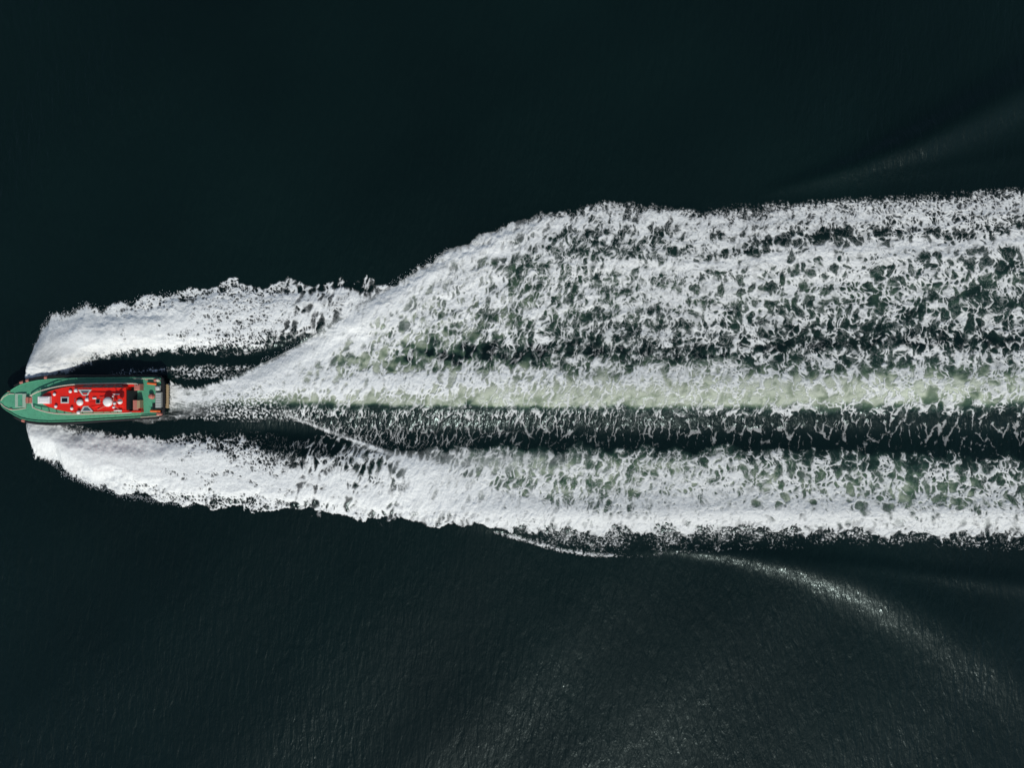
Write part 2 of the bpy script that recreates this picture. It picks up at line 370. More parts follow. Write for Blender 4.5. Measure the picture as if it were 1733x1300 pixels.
    D5 += 0.10 * np.exp(-((fr - V - 2 - 1.5 * w3) / 3.0) ** 2) * sst(U, 1040, 1100) * (1 - sst(U, 1300, 1400))
    k = np.maximum(D4, D5) > D
    P = np.where(k, 0.5 * Pspk + 0.5 * np.where(U > 800, Pmed, Pfin), P)
    D = np.maximum(D, np.maximum(D4, D5))
    # ridge line where the lower fan rides over the bow wave
    rl = curve([(450,693),(470,696),(520,716),(560,732),(600,746),(650,765),(700,784),(760,808),(830,840),(900,862)], U)
    rd = V - rl - 1.5 * w3
    RL = np.exp(-(rd / (4.0 + 5 * sst(U, 560, 760))) ** 2) * sst(U, 455, 500) * (1 - sst(U, 760, 900))
    D = np.maximum(D, RL * (0.80 + .3 * w4))
    mist = np.maximum(mist, RL * 0.9)
    wash = .8 * sst(fbm(U / 44, (V - .22 * (U - 283) * np.sign(V - 668)) / 3.4, 501, 3, .6), -0.15, 0.35) * (1 - sst(U, 320, 400)) * sst(U, 280, 290)
    D = D * (1 - 0.50 * wash * (np.abs(V - 672) < 34))
    sk = curve([(205,706),(225,707),(250,712),(283,706),(330,702)], U)
    D6 = 0.62 * np.exp(-((V - sk) / 6.0) ** 2) * sst(U, 205, 232) * (1 - sst(U, 300, 350)) * (0.6 + .8 * fbm(U / 20, V / 4, 511, 3))
    k = D6 > D; D = np.where(k, D6, D); P = np.where(k, .5 * Psoft + .5 * Pspk, P); mist = np.where(k, np.maximum(mist, .7), mist)
    # veil of spray right of the ridge
    veil = sst(U, 600, 760) * (1 - sst(U, 860, 1050)) * np.exp(-((V - curve([(600,745),(700,775),(850,782),(1000,775)], U)) / 16.0) ** 2)
    mist = np.clip(np.maximum(mist, 0.8 * veil), 0, 1)
    Da = D
    D = D + 0.08 * sst(U, 850, 1250) * sst(V, 380, 430) * (1 - sst(V, 595, 612)) * (D < .95)
    D = D * (1 - 0.12 * tw * (1 - sst(U, 900, 1100))) * (1 - 0.45 * tw * sst(V, 698, 712) * (1 - .5 * RL))
    D = D - 0.04 * sst(U, 600, 760) * (1 - sst(U, 1300, 1500)) * np.exp(-((V - 668) / 14.0) ** 2)
    inner = sst(e5, 12, 40) * (V < 680) * sst(U, 420, 520)
    D = np.where(inner > .5, np.maximum(D, 0.17 + .12 * w2 + .08 * w4), D)
    D = np.clip(D, 0, 1)

    q = P - (1 - D)
    vm = 0.5 + 0.5 * Psoft
    soft = 0.13 + 0.25 * mist + 0.05 * sst(U, 400, 800) * (1 - sst(U, 900, 1300))
    hard = sst(q, -0.5 * soft, 0.5 * soft) * (0.60 + 0.40 * sst(q + .16 * n1, 0.0, 0.42))
    veil = sst(q, -0.36, 0.22) * (0.16 + 0.36 * Psoft) * (1 - .55 * tw) * (1 - .6 * sst(U, 750, 1200))
    fine = equal(1 - np.abs(fbm(WU / 7 + .4 * w4, WV / 8 + .4 * w3, 401, 3, .6)))
    fil = sst(fine, 0.80, 0.97) * sst(q, -0.40, -0.02) * 0.42 * (0.25 + 0.75 * sst(n2, -.1, .4)) * (1 - tw)
    f1, f2, cw = worley(WU / 7.5 + .35 * w3 + n1 * .3, WV / 8.5 + .35 * w4 - n1 * .3, 701)
    rim = f2 - f1
    body = sst(U, 560, 900)
    pores = 0.35 * sst(rim * (0.4 + 1.2 * cw), .30, .62) * (0.25 + 0.6 * sst(n2 + .4 * w3, -.35, .35)) * (1 - sst(D, .90, .985))
    hard = hard * (1 - body * (1 - tw) * pores)
    f1, f2, cx = worley(WU / 11 + .4 * w3 + n1 * .35, WV / 13 + .4 * w4 - n1 * .35, 703)
    web = (1 - sst(f2 - f1, 0.01, .16)) * sst(q, -0.75, -0.10) * (.30 + .5 * sst(n1 + n2, -.3, .4)) * sst(D, .1, .3)
    web = np.maximum(web, .8 * (1 - sst(rim, 0.0, .14)) * sst(q, -0.40, -0.05) * (.25 + .5 * sst(n2 - n1, -.3, .4)) * sst(D, .1, .3))
    a = np.maximum(np.maximum(hard, veil), np.maximum(fil, web * body * (1 - .6 * tw) * (1 - .55 * sst(U, 1000, 1400)))) * sst(D, 0.0, 0.08)
    ms = np.clip(0.42 * a + 0.74 * D * (0.60 + 0.40 * Psoft), 0, 1) * sst(D, 0, .35)
    a = a * (1 - mist) + mist * ms
    a = a * (1 - 0.13 * sst(U, 650, 1200))
    a = a * (1 - 0.42 * tw * sst(V, 700, 725) * (1 - RL))
    a = np.where(D > 0.97, np.maximum(a, 0.90), a)
    fan_s = fbm((U - 48) / (10 + 0.0 * V) + (V - 640) * .13, ((U - 48) * .5 - (640 - V) * .35) / 3.0, 521, 3, .6)
    g1_ = np.exp(-(((U - 92) / 26) ** 2 + ((V - 603) / 24) ** 2)) + .9 * np.exp(-(((U - 148) / 30) ** 2 + ((V - 605) / 10) ** 2)) + .7 * np.exp(-(((U - 130) / 12) ** 2 + ((V - 742) / 6) ** 2)) + .5 * np.exp(-(((U - 95) / 8) ** 2 + ((V - 728) / 10) ** 2))
    a = a * (1 - np.clip(g1_, 0, 1) * (0.30 + 0.35 * fan_s))
    aer = np.maximum(np.where(D2 >= D3b, A2, A3), 0)
    aer = aer ** 1.7 * (0.30 + 0.8 * sst(n2 + .5 * w3 + .6 * (c1 - .5), -.55, .55) + .3 * aer ** 3) + 0.14 * sst(q, -0.5, 0.1) * sst(aer, 0, .3)
    milk = np.exp(-((V - 658) / 30.0) ** 2)
    aer = aer * (0.56 + 0.61 * milk + .25 * sst(n2, .1, .5) * (V > 760) + .55 * (1 - sst(U, 650, 1000)) * (V < 640) * sst(n2, -.35, .3))
    aer = np.clip(aer * sst(Da, 0.0, 0.2), 0, 1)
    # ================= heights (metres)
    inB1 = sst(e1 + 0.8 * feather * (1 - near), -4, 52) * sst(e2, -2, 34) * (1 - sst(U, 520, 760))
    inB3 = sst(e3 + 0.8 * feather * (1 - near), -4, 40) * sst(e4, -2, 40) * (1 - sst(U, 620, 900))
    sheet = sst(U, 44, 58) * (1 - sst(U, 90, 170))
    H = 0.85 * sheet * (np.exp(-np.maximum(640 - V, 0) / 26.0) * (V < 668) * sst(e1, 0, 20) + .6 * np.exp(-np.maximum(V - 712, 0) / 22.0) * (V > 690) * sst(e3, 0, 20))
    H += 0.95 * inB1 * (1 - 0.5 * sst(U, 100, 500)) + 0.85 * inB3 * (1 - 0.5 * sst(U, 100, 500))
    fanin = sst(e5, -3, 60) * sst(U, 330, 420)
    H += 0.36 * fanin * (1 - sst(V, 684, 735)) * (1 - 0.45 * sst(U, 700, 1100))
    H += 0.20 * np.exp(-((e5 - 24) / 15.0) ** 2) * sst(U, 390, 480) * (1 - sst(U, 840, 980))
    H += 0.07 * fbm((e5 + 6 * w3) / 26, U / 160, 641, 2) * sst(e5, 20, 60) * sst(U, 430, 560) * (V < 640) * 1.6 * (1 - sst(V, 600, 640))
    H += 0.28 * np.exp(-((V - 655) / 30.0) ** 2) * sst(U, 350, 500)
    H -= 0.28 * np.exp(-((V - 738) / 28.0) ** 2) * sst(U, 300, 500)
    H += 0.40 * np.exp(-((V - 868) / 24.0) ** 2) * sst(U, 700, 900)
    H += 0.14 * np.exp(-((V - 440) / 26.0) ** 2) * sst(U, 800, 1000)
    H += (0.10 * w1 + 0.05 * w3) * sst(D, 0.05, 0.5) * grow
    thick = a * (0.030 + 0.03 * np.clip(n1 + 0.5, 0, 1.2)) + 0.05 * (lobB < .3) * 0
    thick = thick * (0.55 + .45 * sst(U, 250, 500))
    lump = (0.55 + .45 * sst(U, 250, 500)) * (0.016 * fbm(U / 3.4, V / 3.4, 291, 2, .7) + 0.030 * n1 + .05 * n2)
    return dict(U=U, V=V, D=D, a=a.astype(np.float32), aer=aer.astype(np.float32), H=H.astype(np.float32),
                thick=(thick + lump * a).astype(np.float32), mist=mist.astype(np.float32), P=P)

# ================================================================ the sea
def grid_mesh(name, X, Y, Z, keep=None):
    nu, nv = X.shape
    me = bpy.data.meshes.new(name)
    idx = np.arange(nu * nv, dtype=np.int32).reshape(nu, nv)
    q = np.stack([idx[:-1, :-1], idx[:-1, 1:], idx[1:, 1:], idx[1:, :-1]], -1)
    if keep is not None:
        q = q[keep]
    q = q.reshape(-1, 4)
    used = None
    co = np.stack([X, Y, Z], -1).reshape(-1, 3)
    if keep is not None:
        used = np.unique(q)
        remap = np.zeros(nu * nv, np.int32); remap[used] = np.arange(len(used), dtype=np.int32)
        q = remap[q]; co = co[used]
    me.vertices.add(len(co)); me.vertices.foreach_set('co', co.astype(np.float32).ravel())
    me.loops.add(q.size); me.loops.foreach_set('vertex_index', q.astype(np.int32).ravel())
    me.polygons.add(len(q)); me.polygons.foreach_set('loop_start', np.arange(0, q.size, 4, dtype=np.int32))
    me.polygons.foreach_set('loop_total', np.full(len(q), 4, np.int32))
    me.polygons.foreach_set('use_smooth', np.ones(len(q), bool))
    me.update(calc_edges=True)
    return me, used

def attr(me, name, data):
    a = me.attributes.new(name, 'FLOAT', 'POINT')
    a.data.foreach_set('value', np.ascontiguousarray(data, dtype=np.float32).ravel())

F = build_fields()
FU, FV = F['U'], F['V']

def px2x(u): return (u - 866.5) * SC
def px2y(v): return -(v - 650.0) * SC

def sample(A, u, v):
    """bilinear sample of a wake field, 0 outside"""
    gu = (u - U0) / STEP; gv = (v - V0) / STEP
    nu, nv = A.shape
    ok = (gu >= 0) & (gu < nu - 1) & (gv >= 0) & (gv < nv - 1)
    iu = np.clip(np.floor(gu).astype(int), 0, nu - 2); iv = np.clip(np.floor(gv).astype(int), 0, nv - 2)
    fu = np.clip(gu - iu, 0, 1); fv = np.clip(gv - iv, 0, 1)
    r = (A[iu, iv] * (1 - fu) * (1 - fv) + A[iu + 1, iv] * fu * (1 - fv) + A[iu, iv + 1] * (1 - fu) * fv + A[iu + 1, iv + 1] * fu * fv)
    return np.where(ok, r, 0)

def ridge(U, V, pts, wid, amp):
    """long swell: crest along pts, half width and height growing along it"""
    c = curve(pts, U)
    p = np.array(pts, float)
    sl = np.interp(U, p[:-1, 0], np.diff(p[:, 1]) / np.diff(p[:, 0]))
    d = (V - c) / np.sqrt(1 + sl * sl)
    w = curve(wid, U); a = curve(amp, U)
    return a * np.exp(-(d / w) ** 2)

def swell(U, V):
    h = ridge(U, V, [(1000,938),(1140,930),(1250,940),(1350,956),(1450,985),(1550,1030),(1650,1092),(1800,1195),(2000,1345),(2400,1660)],
              [(1000,6),(1200,10),(1350,24),(1500,42),(1700,58),(2200,80)], [(1060,0),(1140,.08),(1250,.22),(1400,.44),(1500,.52),(1600,.42),(1700,.30),(2000,.2),(2400,.1)])
    h = h + ridge(U, V, [(1200,340),(1330,316),(1450,281),(1560,238),(1733,152),(2000,10),(2400,-230)],
              [(1200,6),(1400,16),(1733,42),(2200,60)], [(1280,0),(1380,.26),(1560,.90),(1733,1.1),(2000,.6),(2400,.1)])
    h = h + ridge(U, V, [(1300,940),(1450,955),(1600,975),(1733,990),(2400,1080)], [(1300,8),(2000,26)], [(1350,0),(1500,.12),(1733,.18),(2400,.1)])
    h = h + ridge(U, V, [(1300,330),(1500,300),(1733,262),(2400,150)], [(1300,6),(2000,22)], [(1350,0),(1500,.05),(1733,.09),(2400,.1)])
    x = U * SC; y = V * SC
    h = h + 0.05 * np.sin(0.30 * x + 0.35 * y + 1.5 * vnoise(x / 30, y / 30, 601)) + 0.10 * vnoise(x / 16, y / 22, 603) + 0.035 * vnoise(x / 4.5, y / 8, 605)
    return h

def axis_coords(lo, hi, step, grow, lim):
    c = list(np.arange(lo, hi + step / 2, step))
    d = step
    a = [c[0]]
    while a[-1] > -lim:
        d *= grow; a.append(a[-1] - d)
    d = step
    b = [c[-1]]
    while b[-1] < lim:
        d *= grow; b.append(b[-1] + d)
    return np.array(a[:0:-1] + c + b[1:])

xs = axis_coords(-54.0, 68.0, 0.11, 1.16, 3500.0)
ys = axis_coords(-41.0, 41.0, 0.11, 1.16, 3500.0)
X, Y = np.meshgrid(xs, ys, indexing='ij')
GU = X / SC + 866.5; GV = -Y / SC + 650.0
fade = (1 - sst(np.abs(X), 90, 200)) * (1 - sst(np.abs(Y), 60, 160))
Zw = swell(GU, GV) * fade
Zw += sample(F['H'], GU, GV) - 0.06 * sst(sample(F['a'], GU, GV), 0, 0.3)
aerW = sample(F['aer'], GU, GV)
me, _ = grid_mesh('water', X, Y, Zw)
attr(me, 'aeration', aerW)
water = bpy.data.objects.new('water', me); COL.objects.link(water)
tag(water, 'dark teal open sea with small wind ripples and milky green water in the wake', 'sea', 'structure')

m, n, l, b = nodes_of('sea_water')
tc = n.new('ShaderNodeTexCoord')
at = n.new('ShaderNodeAttribute'); at.attribute_name = 'aeration'
cr = n.new('ShaderNodeValToRGB')
e_ = cr.color_ramp.elements
e_[0].position = 0.0; e_[0].color = (0.0022, 0.0085, 0.0074, 1)
e_[1].position = 1.0; e_[1].color = (0.47, 0.525, 0.415, 1)
for ps, c_ in ((0.10, (0.014, 0.034, 0.026, 1)), (0.30, (0.055, 0.098, 0.062, 1)), (0.60, (0.23, 0.285, 0.20, 1))):
    q_ = e_.new(ps); q_.color = c_
l.new(at.outputs['Fac'], cr.inputs[0])
# silt and plankton: faint uneven body colour
nb = n.new('ShaderNodeTexNoise'); nb.inputs['Scale'].default_value = 0.035; nb.inputs['Detail'].default_value = 3
l.new(tc.outputs['Object'], nb.inputs['Vector'])
hs = n.new('ShaderNodeHueSaturation')
mr = n.new('ShaderNodeMapRange'); mr.inputs[1].default_value = 0.3; mr.inputs[2].default_value = 0.7; mr.inputs[3].default_value = 0.75; mr.inputs[4].default_value = 1.25
l.new(nb.outputs[0], mr.inputs[0]); l.new(mr.outputs[0], hs.inputs['Value'])
l.new(cr.outputs[0], hs.inputs['Color'])
l.new(hs.outputs[0], b.inputs['Base Color'])
b.inputs['Roughness'].default_value = 0.23
b.inputs['IOR'].default_value = 1.333
b.inputs['Specular Tint'].default_value = (0.78, 1.0, 1.0, 1)
b.inputs['Specular IOR Level'].default_value = 0.6
# wind ripples: short crests lying across the wake, two lengths, uneven strength
def ripple(sx, sy, rot, det, dist):
    mp = n.new('ShaderNodeMapping'); mp.inputs['Rotation'].default_value = (0, 0, R(rot)); mp.inputs['Scale'].default_value = (sx, sy, 1)
    l.new(tc.outputs['Object'], mp.inputs['Vector'])
    t = n.new('ShaderNodeTexNoise'); t.inputs['Scale'].default_value = 1; t.inputs['Detail'].default_value = det; t.inputs['Distortion'].default_value = dist
    t.inputs['Roughness'].default_value = 0.55
    l.new(mp.outputs[0], t.inputs['Vector'])
    return t
r1 = ripple(1.7, 0.50, 8, 3, 0.4)
r2 = ripple(4.2, 1.9, -14, 3, 0.3)
gust = n.new('ShaderNodeTexNoise'); gust.inputs['Scale'].default_value = 0.06; gust.inputs['Detail'].default_value = 4
l.new(tc.outputs['Object'], gust.inputs['Vector'])
gm = n.new('ShaderNodeMapRange'); gm.inputs[1].default_value = 0.32; gm.inputs[2].default_value = 0.68; gm.inputs[3].default_value = 0.45; gm.inputs[4].default_value = 1.0
l.new(gust.outputs[0], gm.inputs[0])
b1 = n.new('ShaderNodeBump'); b1.inputs['Distance'].default_value = 0.15
b2 = n.new('ShaderNodeBump'); b2.inputs['Distance'].default_value = 0.032
l.new(r1.outputs[0], b1.inputs['Height']); l.new(r2.outputs[0], b2.inputs['Height'])
l.new(gm.outputs[0], b1.inputs['Strength']); l.new(gm.outputs[0], b2.inputs['Strength'])
l.new(b1.outputs[0], b2.inputs['Normal']); l.new(b2.outputs[0], b.inputs['Normal'])
me.materials.append(m)

# ---------------------------------------------------------------- foam
XF = px2x(FU); YF = px2y(FV)
aF = F['a']
sw = swell(FU, FV)
ZF = sw + F['H'] + F['thick'] + 0.01
mxa = np.maximum(np.maximum(aF[:-1, :-1], aF[1:, :-1]), np.maximum(aF[:-1, 1:], aF[1:, 1:]))

def foam_object(name, sel, label, cat):
    me, used = grid_mesh(name, XF, YF, ZF, keep=(mxa > 0.03) & sel[:-1, :-1])
    attr(me, 'cover', aF.reshape(-1)[used])
    me.materials.append(foam_mat)
    o = bpy.data.objects.new(name, me); COL.objects.link(o)
    return tag(o, label, cat, 'stuff')

foam_mat, n, l, b = nodes_of('foam')
at = n.new('ShaderNodeAttribute'); at.attribute_name = 'cover'
tc = n.new('ShaderNodeTexCoord')
b.inputs['Base Color'].default_value = (0.80, 0.845, 0.825, 1)
b.inputs['Roughness'].default_value = 0.75
b.inputs['Specular IOR Level'].default_value = 0.3
tr = n.new('ShaderNodeBsdfTransparent')
ms = n.new('ShaderNodeMixShader')
ns = n.new('ShaderNodeTexNoise'); ns.inputs['Scale'].default_value = 9.0; ns.inputs['Detail'].default_value = 4
l.new(tc.outputs['Object'], ns.inputs['Vector'])
bp = n.new('ShaderNodeBump'); bp.inputs['Strength'].default_value = 0.25; bp.inputs['Distance'].default_value = 0.05
l.new(ns.outputs[0], bp.inputs['Height']); l.new(bp.outputs[0], b.inputs['Normal'])
l.new(at.outputs['Fac'], ms.inputs[0]); l.new(tr.outputs[0], ms.inputs[1]); l.new(b.outputs[0], ms.inputs[2])
l.new(ms.outputs[0], n['Material Output'].inputs['Surface'])
foam_mat.use_transparent_shadow = True

far_edge = curve(FAN_TOP, FU)
ridge_line = curve([(283,700),(470,697),(520,718),(600,748),(700,786),(830,845),(860,905),(862,1000)], FU)
sel_far = (FU < 720) & (FV < np.where(FU < 283, 676, far_edge))
sel_near = (FU < 862) & (FV > np.where(FU < 283, 676, np.where(FU < 470, 712, ridge_line)))
foam_object('bow_wave_foam', sel_far, 'dense white foam thrown off the bow on the upper side of the boat', 'foam')
foam_object('bow_wave_foam', sel_near, 'dense white foam thrown off the bow on the lower side of the boat', 'foam')
foam_object('wake_foam', ~(sel_far | sel_near), 'broad lacy white foam trail spreading behind the stern to the right', 'foam')

# ---------------------------------------------------------------- spray droplets in the air over the foam edges
rng = np.random.RandomState(5)
octa = np.array([(1,0,0),(-1,0,0),(0,1,0),(0,-1,0),(0,0,1),(0,0,-1)], float)
ofc = np.array([(0,2,4),(2,1,4),(1,3,4),(3,0,4),(2,0,5),(1,2,5),(3,1,5),(0,3,5)])
pts = []
def edge_spray(pl, count, u_lo, u_hi, side, spread, zmax):
    u = rng.uniform(u_lo, u_hi, count)
    v = curve(pl, u) + side * (np.abs(rng.normal(0, spread, count)) - spread * 0.7)
    z = rng.uniform(0.15, 1.0, count) ** 1.5 * zmax
    pts.append(np.stack([px2x(u), px2y(v), z, rng.uniform(0.012, 0.034, count)], 1))
edge_spray(UB_TOP, 500, 70, 300, -1, 4, 0.7)
edge_spray(LB_BOT, 900, 90, 330, 1, 4, 0.9)
edge_spray(FAN_TOP, 900, 390, 760, 1, 16, 0.7)
v_ = rng.uniform(580, 775, 350); k_ = (v_ < 640) | (v_ > 712)
v_ = v_[k_]
uu = 50 + np.where(v_ < 640, (640 - v_) * .22, (v_ - 714) * .18) - np.abs(rng.normal(0, 2, len(v_))) + 4
pts.append(np.stack([px2x(uu), px2y(v_), rng.uniform(.1, .6, len(v_)), rng.uniform(0.012, 0.034, len(v_))], 1))
P4 = np.concatenate(pts)
co = (P4[:, None, :3] + octa[None] * P4[:, None, 3:4]).reshape(-1, 3)
fc = (ofc[None] + (np.arange(len(P4)) * 6)[:, None, None]).reshape(-1, 3)
me = bpy.data.meshes.new('spray_droplets')
me.from_pydata(co.tolist(), [], fc.tolist())
m, n, l, b = nodes_of('spray'); b.inputs['Base Color'].default_value = (.8, .84, .86, 1); b.inputs['Roughness'].default_value = .4
ns = n.new('ShaderNodeTexNoise'); ns.inputs['Scale'].default_value = 3
me.materials.append(m)
o = bpy.data.objects.new('spray_droplets', me); COL.objects.link(o)
tag(o, 'fine white droplets flying off the edges of the bow waves', 'spray', 'stuff')

# ================================================================ the boat
# Measured in plan: u, v as above but taken at the height z of the piece.
def P(u, v, z):
    k = (CAM_H - z) / CAM_H
    return Vector(((u - 866.5) * SC * k, -(v - 650.0) * SC * k, z))

boat = bpy.data.objects.new('rescue_boat', None); COL.objects.link(boat)
ORG = P(150, 675.5, 0); ORG.z = 0
boat.location = ORG
tag(boat, 'green decked motor boat with a bright red deckhouse, speeding left ahead of its foam trail', 'boat')

def link(name, verts, faces, mat, parent=None, smooth=False, label=None):
    me = bpy.data.meshes.new(name)
    me.from_pydata([tuple(Vector(v) - ORG) for v in verts], [], faces)
    bm = bmesh.new(); bm.from_mesh(me); bmesh.ops.recalc_face_normals(bm, faces=bm.faces); bm.to_mesh(me); bm.free()
    if smooth:
        me.polygons.foreach_set('use_smooth', [True] * len(me.polygons))
    me.materials.append(mat)
    o = bpy.data.objects.new(name, me); COL.objects.link(o)
    o.parent = parent or boat
    if label: o['label'] = label
    return o

class MB:
    def __init__(s): s.v = []; s.f = []
    def add(s, v, f):
        k = len(s.v); s.v += [Vector(a) for a in v]; s.f += [[i + k for i in q] for q in f]; return s
    def prism(s, lo, hi):
        n_ = len(lo)
        return s.add(list(lo) + list(hi), [list(range(n_))[::-1], list(range(n_, 2 * n_))] + [[i, (i + 1) % n_, n_ + (i + 1) % n_, n_ + i] for i in range(n_)])
    def pbox(s, u0, u1, v0, v1, z0, z1, cham=0.25):
        """box whose top fills u0..u1, v0..v1; walls plumb, top edge chamfered"""
        a = P(u0, v0, z1); b_ = P(u1, v1, z1)
        c = min(cham * SC * min(abs(u1 - u0), abs(v1 - v0)) * .4, .05)
        def ring(z, i): return [(a.x + i, a.y - i, z), (b_.x - i, a.y - i, z), (b_.x - i, b_.y + i, z), (a.x + i, b_.y + i, z)]
        s.prism(ring(z0, 0), ring(z1 - c, 0)); return s.prism(ring(z1 - c, 0), ring(z1, c))
    def tube(s, pts, r, seg=8, closed=False, flat=1.0):
        pts = [Vector(p) for p in pts]; n_ = len(pts); rings = []
        for i, p in enumerate(pts):
            if closed: d = pts[(i + 1) % n_] - pts[i - 1]
            else: d = pts[min(i + 1, n_ - 1)] - pts[max(i - 1, 0)]
            d.normalize()
            up = Vector((0, 0, 1)) if abs(d.z) < .9 else Vector((1, 0, 0))
            a = d.cross(up).normalized(); b_ = a.cross(d).normalized()
            rings.append([p + a * math.cos(t) * r + b_ * math.sin(t) * r * flat for t in [2 * math.pi * k / seg for k in range(seg)]])
        v = [q for rg in rings for q in rg]; f = []
        m_ = n_ if closed else n_ - 1
        for i in range(m_):
            j = (i + 1) % n_
            for k in range(seg):
                f.append([i * seg + k, i * seg + (k + 1) % seg, j * seg + (k + 1) % seg, j * seg + k])
        if not closed:
            f.append(list(range(seg))[::-1]); f.append([(n_ - 1) * seg + k for k in range(seg)])
        return s.add(v, f)
    def lathe(s, c, prof, seg=16):
        """prof: (radius, height) from bottom to top around the vertical through c"""
        c = Vector(c); v = []; f = []
        for r, h in prof:
            for k in range(seg):
                t = 2 * math.pi * k / seg
                v.append(c + Vector((math.cos(t) * r, math.sin(t) * r, h)))
        for i in range(len(prof) - 1):
            for k in range(seg):
                f.append([i * seg + k, i * seg + (k + 1) % seg, (i + 1) * seg + (k + 1) % seg, (i + 1) * seg + k])
        f.append(list(range(seg))[::-1]); f.append([(len(prof) - 1) * seg + k for k in range(seg)])
        return s.add(v, f)
    def out(s, name, mat, parent=None, smooth=False, label=None): return link(name, s.v, s.f, mat, parent, smooth, label)

M = dict(
    green=painted('deck_green', (0.075, 0.33, 0.19), .6, .18, 1.2, dirt=(0.03, .14, .08), dirt_amt=.5),
    hull=painted('hull_black', (0.012, 0.016, 0.02), .35, .3, 2),
    rubber=painted('rubber_black', (0.006, 0.007, 0.009), .85, .3, 4),
    red=painted('cabin_red', (0.74, 0.017, 0.006), .42, .10, 1.5, dirt=(.42, .012, .008), dirt_amt=.4),
    cream=painted('rail_cream', (0.55, 0.50, 0.40), .5, .12, 6),
    white=painted('gear_white', (0.80, 0.80, 0.77), .4, .06, 5),
    pink=painted('faded_red', (0.45, 0.16, 0.12), .6, .2, 6),
    orange=painted('rescue_orange', (0.75, 0.13, 0.02), .6, .1, 6),
    tan=painted('timber_tan', (0.36, 0.27, 0.15), .8, .25, 6),
    grey=painted('machine_grey', (0.30, 0.31, 0.28), .6, .25, 6),
    pale=painted('frame_pale', (0.50, 0.55, 0.52), .45, .1, 6),
    sage=painted('frame_sage', (0.33, 0.46, 0.36), .55, .1, 6),
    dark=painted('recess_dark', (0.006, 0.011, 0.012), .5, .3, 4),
    glass=painted('window_glass', (0.07, 0.11, 0.13), .08, .1, 2, dirt_amt=.1, bump=.0005),
    glassdark=painted('hatch_glass', (0.004, 0.009, 0.014), .08, .1, 2, dirt_amt=.1, bump=.0005),
    slate=painted('side_glass', (0.26, 0.19, 0.19), .15, .1, 2, dirt_amt=.1, bump=.0005))

def deck_z(u):
    return 1.35 + 0.55 * max(0.0, (165.0 - u) / 165.0) ** 1.8
HW = [(0,0.6),(2,6),(5,9.6),(10,14),(16,17.8),(25,23.5),(35,28.6),(48,32.2),(64,34.7),(86,36.2),(110,36.5),(135,36.3),(160,35.6),(200,34.6),(235,33.6),(262,32.8),(269,32.2),(272.5,30.0)]
def axis_v(u): return 680.6 + (671.4 - 680.6) * u / 272.0
st = [h[0] for h in HW]
ust = sorted(set(st + list(np.arange(6, 262, 8.0))))
hw = lambda u: float(np.interp(u, st, [h[1] for h in HW]))

# hull: keel, chine, and topsides up to the deck edge
rows = []
for u in ust:
    z = deck_z(u); w = hw(u); v0 = axis_v(u)
    c = P(u, v0, z); hwm = w * SC
    fr = max(0.0, 1 - u / 60.0)
    rake = 1.6 * fr ** 1.2                                   # the stem rakes aft below the deck
    row = []
    for t, zz, rk in ((0, -0.75, 1.0), (.62, -0.28, .9), (.84 - .25 * fr, 0.12, .75), (.93 - .12 * fr, z * .55, .35), (1.0, z - .02, 0)):
        row.append((c.x + rake * rk, hwm * t, zz if zz != -0.75 else -0.75 + .9 * fr))
    rows.append((c.y, row))
v = []; f = []
for cy, row in rows:
    for sgn in (1, -1):
        for (x, y, z) in row: v.append((x, cy + sgn * y, z))
n5 = 5
for i in range(len(rows) - 1):
    for sgn in (0, 1):
        for k in range(n5 - 1):
            a = i * 10 + sgn * 5 + k; f.append([a, a + 1, a + 11, a + 10])
    f.append([i * 10, i * 10 + 5, i * 10 + 15, i * 10 + 10])
e = (len(rows) - 1) * 10
f.append([e + k for k in range(5)] + [e + 5 + k for k in range(4, -1, -1)])
link('hull', v, f, M['hull'])

# deck with camber and a low toe rail at the edge
v = []; f = []
ts = [-1, -.97, -.6, -.25, 0, .25, .6, .97, 1]
for u in ust:
    z = deck_z(u); c = P(u, axis_v(u), z); h_ = hw(u) * SC - .01
    for t in ts: v.append((c.x, c.y + h_ * t, z + .07 * (1 - t * t)))
k = len(ts)
for i in range(len(ust) - 1):
    for j in range(k - 1): f.append([i * k + j, i * k + j + 1, (i + 1) * k + j + 1, (i + 1) * k + j])
link('deck', v, f, M['green'], smooth=True)
for sgn in (-1, 1):
    path = []
    for u in ust:
        if u < 1: continue
        z = deck_z(u) + .07; c = P(u, axis_v(u), z); path.append((c.x, c.y + sgn * (hw(u) * SC - .05), z))
    MB().tube(path, .055, 6).out('toe_rail', M['green'])
    path = []
    for u in ust:
        if u < 24: continue
        z = deck_z(u) - .12; c = P(u, axis_v(u), z)
        bulge = .12 + .16 * math.exp(-((u - 88) / 42.0) ** 2)
        path.append((c.x, c.y + sgn * (hw(u) * SC + bulge * .6), z))
    if sgn == 1: path = path[:-1]
    else: path = path[:-1]
    fd = MB().tube(path, .18, 8, flat=.9).out('rubbing_fender', M['rubber'], smooth=True)
    blocks = [(37, 6), (47, 5), (78, 5)] if sgn == 1 else [(40, 5)]
    for bu, bl in blocks:
        z = deck_z(bu) - .02; c = P(bu, axis_v(bu), z); y = c.y + sgn * (hw(bu) * SC + .13)
        sl = (hw(bu + 3) - hw(bu - 3)) / 6 * sgn
        MB().tube([(c.x - bl * SC * .45, y - sl * bl * SC * .45, z), (c.x + bl * SC * .45, y + sl * bl * SC * .45, z)], .17, 8).out('fender_pad', M['pink'], fd)
